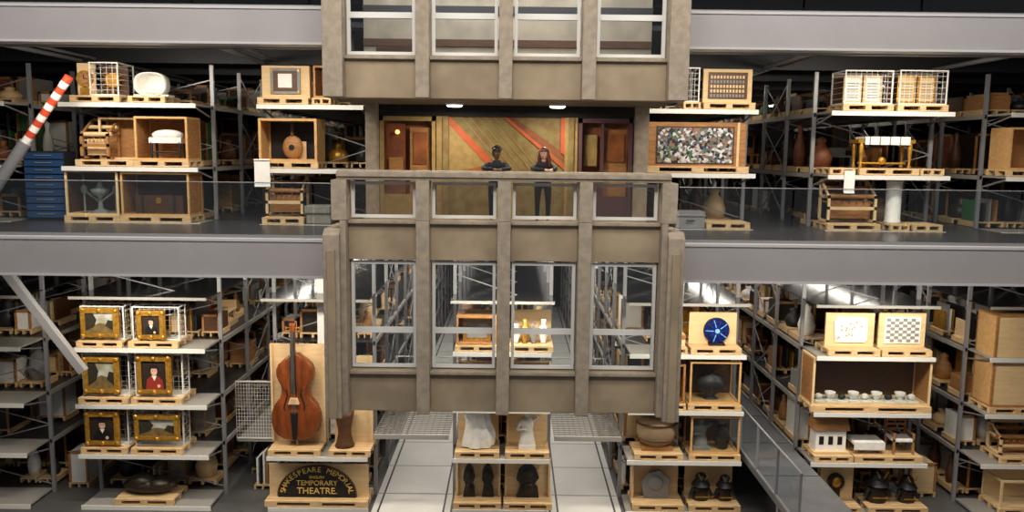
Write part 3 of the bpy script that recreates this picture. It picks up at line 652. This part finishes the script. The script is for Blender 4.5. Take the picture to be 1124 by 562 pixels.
for a,c,k in ((499,549,0),(554,605,1)):
    X0,X1,Zb,Zt=RX(a,c,510,556,LT[3]); b=B('plywood_backboard'); b.box(X0,X1,YF+0.6,YF+0.65,Zb,Zt,'ply'); b.box(X0,X0+0.06,YF+0.5,YF+0.6,Zb,Zt,'ply'); b.box(X1-0.06,X1,YF+0.5,YF+0.6,Zb,Zt,'ply'); b.done()
    for q in ((0.3,0.72) if k==0 else (0.5,)):
        x=X0+(X1-X0)*q; w=0.16 if k==0 else 0.3
        b=B('bronze_relief'); h=Zt-Zb-0.12
        b.prism([(x-w,Zb),(x+w,Zb),(x+w*.9,Zb+h*.3),(x+w*.6,Zb+h*.4),(x+w,Zb+h*.6),(x+w*.7,Zb+h*.85),(x+w*.2,Zb+h),(x-w*.3,Zb+h*.97),(x-w*.8,Zb+h*.82),(x-w,Zb+h*.55),(x-w*.6,Zb+h*.4)],YF+0.42,YF+0.52,'iron')
        b.ell((x,YF+0.42,Zb+h*.72),(w*.5,0.06,h*.16),'bronze'); b.ell((x,YF+0.42,Zb+h*.25),(w*.6,0.06,h*.18),'bronze'); b.done()
# ---------------- rack C lower
X0,X1,Zb,Zt=RX(760,813,346,384,LT[0])
b=B('blue_glass_dish'); cx=W(788,365,YF+0.3)[0]; cz=W(788,364,YF+0.3)[1]
b.box(X0,X1,YF+0.5,YF+0.55,Zb,Zt,'ply')
for r,y,m in ((0.33,0.42,'black'),(0.31,0.40,'blue_glass'),(0.25,0.38,'black'),(0.22,0.35,'blue_glass'),(0.06,0.33,'cyan')): b.disc((cx,cz),r,YF+y,YF+0.5,m,28)
for i in range(10):
    a=i*math.pi/5; b.rod((cx+0.1*math.cos(a),YF+0.345,cz+0.1*math.sin(a)),(cx+0.3*math.cos(a),YF+0.37,cz+0.3*math.sin(a)),0.012,'cyan' if i%2 else 'black',5)
b.box(cx-0.2,cx+0.2,YF+0.3,YF+0.5,Zb,Zb+0.06,'black'); b.done()
X0,X1,Zb,Zt=RX(733,753,372,387,LT[0]); b=B('plywood_crate'); b.box(X0,X1,YF+0.2,YF+0.9,Zb,Zb+0.3,'ply'); b.box(X0,X1,YF+0.17,YF+0.2,Zb+0.2,Zb+0.3,'wood'); b.done()
X0,X1,Zb,Zt=RX(757,813,397,448,LT[1]); crate('glazed_crate',X0,X1,Zb,Zt,'ply','wood_dark','glass',sides='glass')
b=B('silver_tureen'); b.lathe(((X0+X1)/2,YF+0.5,Zb+0.02),[(0.2,0),(0.1,0.1),(0.35,0.25),(0.42,0.45),(0.3,0.6),(0.05,0.7),(0.05,0.78),(0,0.8)],'iron',20,0.6); b.done()
X0,X1,Zb,Zt=RX(733,752,400,446,LT[1]); crate('plywood_crate',X0,X1,Zb,Zt,'wood','wood',sides='wood')
X0,X1,Zb,Zt=RX(698,749,459,500,LT[2])
b=B('woven_basket'); cx=(X0+X1)/2; b.lathe((cx,YF+0.5,Zb),[(0,0.1),(0.3,0.1),(0.48,0.25),(0.53,0.5),(0.48,0.75),(0.34,0.88),(0,0.92)],'wicker',22,0.75)
for z in (0.3,0.7): b.lathe((cx,YF+0.5,Zb),[(0.5,z-0.03),(0.55,z),(0.5,z+0.03)],'wood_dark',22,0.75)
b.box(cx-0.4,cx+0.4,YF+0.25,YF+0.75,Zb,Zb+0.12,'wood'); b.done()
X0,X1,Zb,Zt=RX(758,812,457,500,LT[2]); crate('glazed_crate',X0,X1,Zb,Zt,'ply','wood_dark','glass',sides='glass')
statue('carved_figure',X0+0.35,YF+0.5,Zb+0.02,Zt-Zb-0.2,'grey'); b=B('storage_jar'); b.lathe((X1-0.35,YF+0.5,Zb+0.02),[(0,0),(0.14,0),(0.22,0.3),(0.15,0.5),(0.1,0.55),(0.14,0.6),(0,0.6)],'bronze',14); b.done()
def helmet(name,x,z,s):
    b=B(name); b.ell((x,YF+0.45,z+s*0.95),(s*0.26,s*0.3,s*0.28),'iron',16,8,0,math.pi*0.6)
    b.lathe((x,YF+0.45,z),[(s*0.42,s*0.68),(s*0.34,s*0.82),(s*0.26,s*0.92)],'iron',16)
    b.ell((x,YF+0.37,z+s*0.78),(s*0.16,s*0.18,s*0.15),'bronze',12,8)
    b.lathe((x,YF+0.45,z),[(s*0.34,0),(s*0.36,s*0.1),(s*0.28,s*0.35),(s*0.36,s*0.5),(s*0.2,s*0.62),(s*0.1,s*0.7)],'bronze',16,0.7)
    for q in (-1,1):
        b.rod((x+q*s*0.3,YF+0.45,z+s*0.52),(x+q*s*0.48,YF+0.4,z+s*0.2),s*0.1,'iron',8,s*0.07); b.rod((x+q*s*0.08,YF+0.2,z+s*1.05),(x+q*s*0.22,YF+0.2,z+s*1.32),0.014,'gold',6)
    b.box(x-s*0.3,x+s*0.3,YF+0.2,YF+0.215,z+s*0.25,z+s*0.29,'gold'); b.done()
X0,X1,Zb,Zt=RX(696,750,514,556,LT[3]); b=B('plywood_backboard'); b.box(X0,X1,YF+0.8,YF+0.85,Zb,Zt,'ply'); b.box(X0,X0+0.05,YF+0.5,YF+0.8,Zb,Zt,'ply'); b.done(); b=B('bronze_relief'); cx=(X0+X1)/2
b.prism([(cx-0.3,Zb),(cx+0.35,Zb),(cx+0.3,Zb+0.3),(cx+0.38,Zb+0.5),(cx+0.1,Zb+0.75),(cx-0.2,Zb+0.68),(cx-0.38,Zb+0.4)],YF+0.5,YF+0.62,'grey'); b.ell((cx,YF+0.5,Zb+0.4),(0.2,0.08,0.2),'grey'); b.done()
X0,X1,Zb,Zt=RX(758,812,514,556,LT[3]); helmet('samurai_helmet',X0+0.35,Zb,0.6); helmet('samurai_helmet',X1-0.3,Zb,0.56)
b=B('plywood_backboard'); b.box(X0,X1,YF+0.85,YF+0.9,Zb,Zt,'ply'); b.done()
# ---------------- rack D lower
X0,X1,Zb,Zt=RX(911,965,346,388,LT[0]); b=B('sheet_panel'); b.box(X0,X1,YF+0.4,YF+0.46,Zb,Zt,'ply'); b.prism([(X0+0.25,Zb+0.12),(X1-0.25,Zb+0.12),(X1-0.18,Zb+0.2),(X1-0.2,Zt-0.12),(X0+0.3,Zt-0.08),(X0+0.2,Zt-0.2)],YF+0.36,YF+0.4,'white')
for k in range(14): b.disc((X0+0.3+random.random()*(X1-X0-0.6),Zb+0.2+random.random()*(Zt-Zb-0.4)),0.025,YF+0.35,YF+0.36,'ply2',8)
b.done()
X0,X1,Zb,Zt=RX(970,1022,346,388,LT[0]); b=B('chessboard_tabletop'); b.box(X0,X1,YF+0.4,YF+0.46,Zb,Zt,'ply'); l=X0+0.14; r=X1-0.14; o=Zb+0.1; t=Zt-0.1
b.box(l,r,YF+0.36,YF+0.4,o,t,'white')
for i in range(8):
    for j in range(8):
        if (i+j)%2: b.box(l+0.04+(r-l-0.08)*i/8,l+0.04+(r-l-0.08)*(i+1)/8,YF+0.35,YF+0.36,o+0.04+(t-o-0.08)*j/8,o+0.04+(t-o-0.08)*(j+1)/8,'grey')
b.done()
X0,X1,Zb,Zt=RX(892,1022,393,446,LT[1]); crate('large_display_crate',X0,X1,Zb,Zt,'ply','wood_dark','glass',sides='wood')
b=B('porcelain_tableware'); y=YF+0.3
for i in range(9):
    x=X0+0.3+(X1-X0-0.6)*i/8
    b.box(x-0.14,x+0.14,y,y+0.35,Zb+0.02,Zb+0.06,'white')
    if i%2: b.lathe((x,y+0.15,Zb+0.06),[(0,0),(0.06,0),(0.12,0.12),(0.14,0.2),(0.12,0.2),(0,0.05)],'white',12)
    else: b.ell((x,y+0.15,Zb+0.14),(0.1,0.1,0.08),'iron' if i%4 else 'white',10,6)
b.done()
X0,X1,Zb,Zt=RX(896,936,455,497,LT[2]); b=B('model_house'); h=Zt-Zb
b.box(X0,X1,YF+0.2,YF+0.8,Zb,Zb+0.05,'ply'); b.box(X0+0.08,X1-0.08,YF+0.3,YF+0.75,Zb+0.05,Zb+h*.55,'white')
b.add([(X0,YF+0.25,Zb+h*.55),(X1,YF+0.25,Zb+h*.55),(X1,YF+0.8,Zb+h*.55),(X0,YF+0.8,Zb+h*.55),(X0,YF+0.52,Zb+h*.95),(X1,YF+0.52,Zb+h*.95)],[(0,1,5,4),(2,3,4,5),(0,4,3),(1,2,5),(3,2,1,0)],'wood')
for i in range(3): b.box(X0+0.16+i*0.24,X0+0.28+i*0.24,YF+0.29,YF+0.3,Zb+h*.2,Zb+h*.4,'black')
b.done()
def chair(name,cx,y,z,w,h,m):
    b=B(name)
    for x in (cx-w/2,cx+w/2-0.05):
        b.box(x,x+0.05,y,y+0.05,z,z+h*.45,m); b.box(x,x+0.05,y+w*.9,y+w*.9+0.05,z,z+h,m)
        b.box(x,x+0.05,y,y+w*.9,z+h*.62,z+h*.66,m); b.box(x,x+0.05,y,y+0.05,z+h*.45,z+h*.62,m)
    b.box(cx-w/2,cx+w/2,y,y+w*.9,z+h*.4,z+h*.46,'cloth_white')
    for k in range(3): b.box(cx-w/2+0.05,cx+w/2-0.05,y+w*.9+0.01,y+w*.9+0.03,z+h*(.6+k*.14),z+h*(.67+k*.14),m)
    b.done()
X0,X1,Zb,Zt=RX(940,1012,460,500,LT[2]); chair('wooden_armchair',X1-0.4,YF+0.2,Zb,0.55,0.85,'wood')
b=B('draped_low_table'); b.box(X0,X0+0.8,YF+0.2,YF+0.8,Zb+0.25,Zb+0.32,'cloth_white'); b.box(X0,X0+0.8,YF+0.18,YF+0.2,Zb+0.12,Zb+0.32,'cloth_white')
for x in (X0+0.04,X0+0.7):
    for y in (YF+0.24,YF+0.7): b.box(x,x+0.06,y,y+0.06,Zb,Zb+0.25,'wood')
b.done()
X0,X1,Zb,Zt=RX(905,945,516,556,LT[3]); b=B('plywood_backboard'); b.box(X0,X1,YF+0.6,YF+0.65,Zb,Zt,'ply'); b.box(X0,X0+0.05,YF+0.4,YF+0.6,Zb,Zt,'ply'); b.done(); b=B('bronze_relief'); b.disc(((X0+X1)/2,(Zb+Zt)/2),0.22,YF+0.5,YF+0.6,'bronze',16); b.ell(((X0+X1)/2,YF+0.5,(Zb+Zt)/2),(0.12,0.07,0.15),'gold'); b.box((X0+X1)/2-0.1,(X0+X1)/2+0.1,YF+0.5,YF+0.6,Zb,Zb+0.3,'bronze'); b.done()
X0,X1,Zb,Zt=RX(955,1018,516,556,LT[3]); helmet('samurai_armour',X0+0.35,Zb,0.7); helmet('samurai_armour',X1-0.35,Zb,0.6)
# rack E lower
X0,X1,Zb,Zt=RX(1090,1150,346,455,LT[1]); crate('large_plywood_crate',X0,X1,Zb,Zt,'wood','ply',sides='ply'); b=B('plywood_panel'); b.box(X0+0.06,X1-0.06,YF+0.1,YF+0.13,Zb+0.06,Zt-0.06,'ply'); b.box(X0+0.06,X1-0.06,YF+0.08,YF+0.1,(Zb+Zt)/2,(Zb+Zt)/2+0.08,'wood'); b.done()
X0,X1,Zb,Zt=RX(1100,1150,470,505,LT[2]); loomish('wooden_press',X0,X1,Zb,Zt,'ply','wood')
X0,X1,Zb,Zt=RX(1098,1150,528,560,LT[3]); crate('open_crate',X0,X1,Zb,Zt,'ply','ply')
# catwalk right
b=B('catwalk'); b.box(6.12,7.62,16.5,YEND-2,1.4,1.54,'catwalk')
for i in range(14): b.box(6.12,7.62,17+i*2.3,17.03+i*2.3,1.54,1.545,'steel_dark')
for y in (18,24,30,36,42): b.box(6.2,6.35,y,y+0.15,0,1.4,'steel'); b.box(7.4,7.55,y,y+0.15,0,1.4,'steel')
b.done()
b=B('glass_balustrade'); 
for i in range(6): b.box(6.14,6.16,16.6+i*1.5,18.0+i*1.5,1.6,2.7,'glass_rail'); b.box(6.12,6.18,16.55+i*1.5,16.6+i*1.5,1.545,2.72,'steel')
b.rod((6.15,16.5,2.72),(6.15,25.6,2.72),0.025,'steel',6); b.box(6.12,6.18,16.5,25.6,1.545,1.6,'steel'); b.done()
for x0,x1 in ((-3.55,-1.6),(1.15,2.9)):
    b=B('mesh_platform'); z=ZZ(478,YF+0.3)
    for i in range(28): b.box(x0,x1,YF+0.3+i*0.15,YF+0.315+i*0.15,z-0.03,z,'shelf_front')
    for i in range(13): x=x0+(x1-x0)*i/12; b.box(x-0.008,x+0.008,YF+0.3,YF+4.5,z-0.05,z-0.03,'shelf_front')
    b.box(x0,x1,YF+0.25,YF+0.3,z-0.12,z,'shelf_front')
    for q in (0.5,1.0): b.rod((x0,YF+4.5,z+q),(x1,YF+4.5,z+q),0.02,'rack_white',6)
    for x in (x0+0.03,x1-0.03): b.rod((x,YF+4.5,z-0.05),(x,YF+4.5,z+1),0.02,'rack_white',6)
    b.done()
b=B('wire_mesh_fence'); z0,z1=ZZ(484,22),ZZ(422,22); x0,x1=-7.6,-6.4
for i in range(17): x=x0+(x1-x0)*i/16; b.box(x-0.005,x+0.005,22,22.01,z0,z1,'rack_white')
for i in range(17): z=z0+(z1-z0)*i/16; b.box(x0,x1,22,22.01,z-0.005,z+0.005,'rack_white')
for z in (z0,z1): b.rod((x0,22,z),(x1,22,z),0.025,'rack_white',6)
b.box(x0,x1,22,26,z0-0.1,z0-0.05,'shelf_front'); b.done()
b=B('steel_column')
for x in (-5.02,4.42): b.box(x-0.12,x+0.12,21.32,21.38,0,ZDb-0.05,'rack_white')
b.done()
# ---------------- people
def skinmesh(name,verts,edges,radii,m,parent,root=0,sub=2):
    me=bpy.data.meshes.new(name); me.from_pydata(verts,edges,[]); me.materials.append(MATS[m])
    o=bpy.data.objects.new(name,me); scene.collection.objects.link(o); o.parent=parent
    s=o.modifiers.new('skin','SKIN'); s.use_smooth_shade=True
    for i,r in enumerate(radii):
        v=me.skin_vertices[0].data[i]; v.radius=(r,r) if not isinstance(r,tuple) else r; v.use_root=(i==root)
    q=o.modifiers.new('sub','SUBSURF'); q.levels=sub; q.render_levels=sub
    return o
def person(name,x,zfl,zrail,skin,hair,top,lip,female,turn,hx):
    e=bpy.data.objects.new(name,None); scene.collection.objects.link(e)
    Z=lambda h: zfl+h
    y0=16.80; hip=0.92; 
    sw=0.16 if female else 0.19
    zr_=zrail
    ys=16.50; zs=zr_+0.13
    V=[(x,y0,Z(hip)),(x,y0-0.05,Z(hip+0.16)),(x,y0-0.17,zs-0.14),(x,ys-0.01,zs-0.01),(x,ys-0.03,zs+0.09)]
    R_=[(0.15,0.12),(0.13,0.10),(0.165,0.115),(0.12,0.09),(0.055,0.055)]
    E=[(0,1),(1,2),(2,3),(3,4)]
    for s in (-1,1):
        i=len(V)
        V+= [(x+s*sw,ys,zs-0.02),(x+s*(sw+0.07),16.30,zr_+0.06),(x+s*(sw+0.02),16.16,zr_+0.05),(x+s*0.07+hx,16.02,zr_+0.045)]
        R_+=[0.07,0.052,0.045,0.032]; E+=[(3,i),(i,i+1),(i+1,i+2),(i+2,i+3)]
        j=len(V)
        V+=[(x+s*0.1,y0+0.01,Z(hip-0.08)),(x+s*0.11,y0-0.03,Z(0.5)),(x+s*0.11,y0+0.02,Z(0.1))]
        R_+=[0.095,0.06,0.042]; E+=[(0,j),(j,j+1),(j+1,j+2)]
    skinmesh('body',V,E,R_,top,e)
    skinmesh('neck',[(x,ys-0.03,zs+0.05),(x,ys-0.05,zs+0.16)],[(0,1)],[0.052,0.05],skin,e)
    for s in (-1,1):
        b=B('shoe'); b.ell((x+s*0.11,y0-0.05,Z(0.05)),(0.05,0.14,0.05),'black'); b.done(parent=e)
        wx,wy,wz=x+s*0.07+hx,16.02,zr_+0.045
        skinmesh('palm',[(wx,wy,wz),(wx-s*0.03,wy-0.05,wz)],[(0,1)],[0.028,(0.034,0.018)],skin,e)
        for k in range(4):
            bx=wx-s*0.03+(-0.027+0.018*k); by=wy-0.075; L=(0.03,0.036,0.034,0.026)[k]
            skinmesh('finger_%d'%(k+1),[(bx,by+0.02,wz),(bx,by-L*0.7,wz+0.004),(bx,by-L*1.4,wz-0.01),(bx,by-L*1.8,wz-0.028)],[(0,1),(1,2),(2,3)],[0.009,0.009,0.008,0.007],skin,e,sub=1)
        tx=wx-s*0.03-s*0.03
        skinmesh('thumb',[(wx-s*0.02,wy-0.03,wz+0.005),(tx-s*0.008,wy-0.055,wz+0.005),(tx-s*0.012,wy-0.085,wz)],[(0,1),(1,2)],[0.012,0.010,0.008],skin,e,sub=1)
    hz=zs+0.225; hy=ys-0.06
    b=B('head')
    n=20; vs=[]
    lv=[(-0.118,0.02,0.03),(-0.105,0.042,0.055),(-0.08,0.055,0.075),(-0.045,0.066,0.087),(0.0,0.074,0.095),(0.04,0.076,0.098),(0.075,0.07,0.09),(0.1,0.052,0.068),(0.115,0.02,0.03)]
    for z,rx,ry in lv:
        for i in range(n):
            a=2*math.pi*i/n; yy=ry*math.sin(a)
            vs.append((rx*math.cos(a),yy,z))
    k=len(lv)
    fs=[(j*n+i,j*n+(i+1)%n,(j+1)*n+(i+1)%n,(j+1)*n+i) for j in range(k-1) for i in range(n)]+[tuple(range(n-1,-1,-1)),tuple(range((k-1)*n,k*n))]
    b.add(vs,fs,skin,True)
    b.add([(-0.016,-0.088,-0.035),(0.016,-0.088,-0.035),(0,-0.118,-0.03),(0,-0.09,0.02)],[(0,1,2),(0,2,3),(1,3,2)],skin,True)
    for s in (-1,1):
        b.ell((s*0.03,-0.084,0.004),(0.014,0.01,0.007),'white',10,6); b.ell((s*0.03,-0.091,0.004),(0.007,0.004,0.007),'black',8,6)
        b.box(s*0.03-0.016,s*0.03+0.016,-0.098,-0.09,0.02,0.026,hair); b.ell((s*0.076,0.01,-0.01),(0.012,0.02,0.03),skin,10,6)
    b.ell((0,-0.082,-0.062),(0.022,0.01,0.007),lip,10,6)
    h=b.done(parent=e); h.location=(x,hy,hz); h.rotation_euler=(math.radians(8),0,turn)
    b=B('hair')
    b.ell((0,0.0,0.05),(0.086,0.107,0.085),hair,20,8,0,math.pi*0.5); b.ell((0,0.03,0.01),(0.089,0.088,0.12),hair,20,10)
    if female:
        for s in (-1,1):
            b.rod((s*0.074,-0.005,0.06),(s*0.095,-0.005,-0.10),0.03,hair,10,0.042); b.rod((s*0.095,-0.005,-0.10),(s*0.115,-0.02,-0.26),0.042,hair,10,0.018)
        b.rod((0,0.055,0.03),(0,0.09,-0.22),0.085,hair,12,0.06)
    else:
        for i in range(46):
            a=random.uniform(0,6.28); t=random.uniform(0,1.35); b.ell((0.09*math.sin(t)*math.cos(a),0.008+0.105*math.sin(t)*math.sin(a),0.05+0.09*math.cos(t)),(0.024,0.024,0.022),hair,8,5)
    h2=b.done(parent=e); h2.location=h.location; h2.rotation_euler=h.rotation_euler
xa=W(545,185,16.4)[0]; xb=W(597,185,16.4)[0]
person('man_leaning_on_parapet',xa,zfl,zr,'skin_dark','hair_black','jacket_navy','lip_brown',False,math.radians(20),0.03)
person('woman_leaning_on_parapet',xb,zfl,zr,'skin_light','hair_auburn','top_black','lip_rose',True,math.radians(-18),0.08)
# ---------------- lights
def area(x,y,z,sx,sy,p,col=(1,0.93,0.84),rot=(0,0,0)):
    l=bpy.data.lights.new('area','AREA'); l.shape='RECTANGLE'; l.size=sx; l.size_y=sy; l.energy=p; l.color=col
    o=bpy.data.objects.new('area_lamp',l); o.location=(x,y,z); o.rotation_euler=rot; scene.collection.objects.link(o)
area(-8,10,17,8,3,780,(1,0.93,0.84),(math.radians(35),0,0)); area(8,10,17,8,3,780,(1,0.93,0.84),(math.radians(35),0,0))  # unseen area lamps added over the atrium to light facade and racks
area(0,6,16.2,8,2,830,(1,0.94,0.86),(math.radians(52),0,0))  # another unseen lamp added in front, aimed at the facade
def strip(x,z,y0,y1,p):
    b=B('linear_ceiling_light'); b.box(x-0.05,x+0.05,y0,y1,z,z+0.04,'lamp'); b.box(x-0.07,x+0.07,y0,y1,z+0.04,z+0.1,'rack_white'); b.done()
    area(x,(y0+y1)/2,z-0.03,0.3,y1-y0,p)
for x,p in ((-7.0,170),(-2.6,480),(2.0,480),(6.85,200),(11.5,150)): strip(x,ZDb+0.0,22,42,p)
for x in (-7.0,6.85,11.5): strip(x,ZUb-0.05,25,38,26)
for x,zz,p in ((-9.4,ZUb-0.1,160),(9.2,ZUb-0.1,160),(-9.4,ZDb-0.1,220),(9.2,ZDb-0.1,220),(-5,ZDb-0.1,180),(4.6,ZDb-0.1,190),(-5,ZUb-0.1,110),(4.8,ZUb-0.1,120),(-0.2,ZDb-0.2,190)):  # lamps without fixtures, added to pool light on the rack ends
    area(x,18.3 if abs(x)>1 else 19.4,zz,2.6,0.3,p,(1,0.90,0.75),(math.radians(28),0,0))
for x in (499,612):
    X,_=W(x,118,17.6); area(X,17.6,zce-0.13,0.4,0.4,56,(1,0.87,0.66))
area(-0.2,17.3,zt0-0.1,5,1,100,(1,0.95,0.9))  # unseen lamp added in the upper room to brighten its windows
w=bpy.data.worlds.new('w'); scene.world=w; w.use_nodes=True; w.node_tree.nodes['Background'].inputs[0].default_value=(0.96,0.96,1,1); w.node_tree.nodes['Background'].inputs[1].default_value=0.16
cd=bpy.data.cameras.new('camera'); cd.sensor_width=36; cd.lens=36*F/1124; cd.clip_end=200
co=bpy.data.objects.new('camera',cd); scene.collection.objects.link(co)
co.matrix_world=Matrix.Translation((0,0,CZ))@Matrix.Rotation(math.pi/2-P,4,'X')@Matrix.Rotation(RL,4,'Z')
scene.camera=co
scene.view_settings.view_transform='Standard'
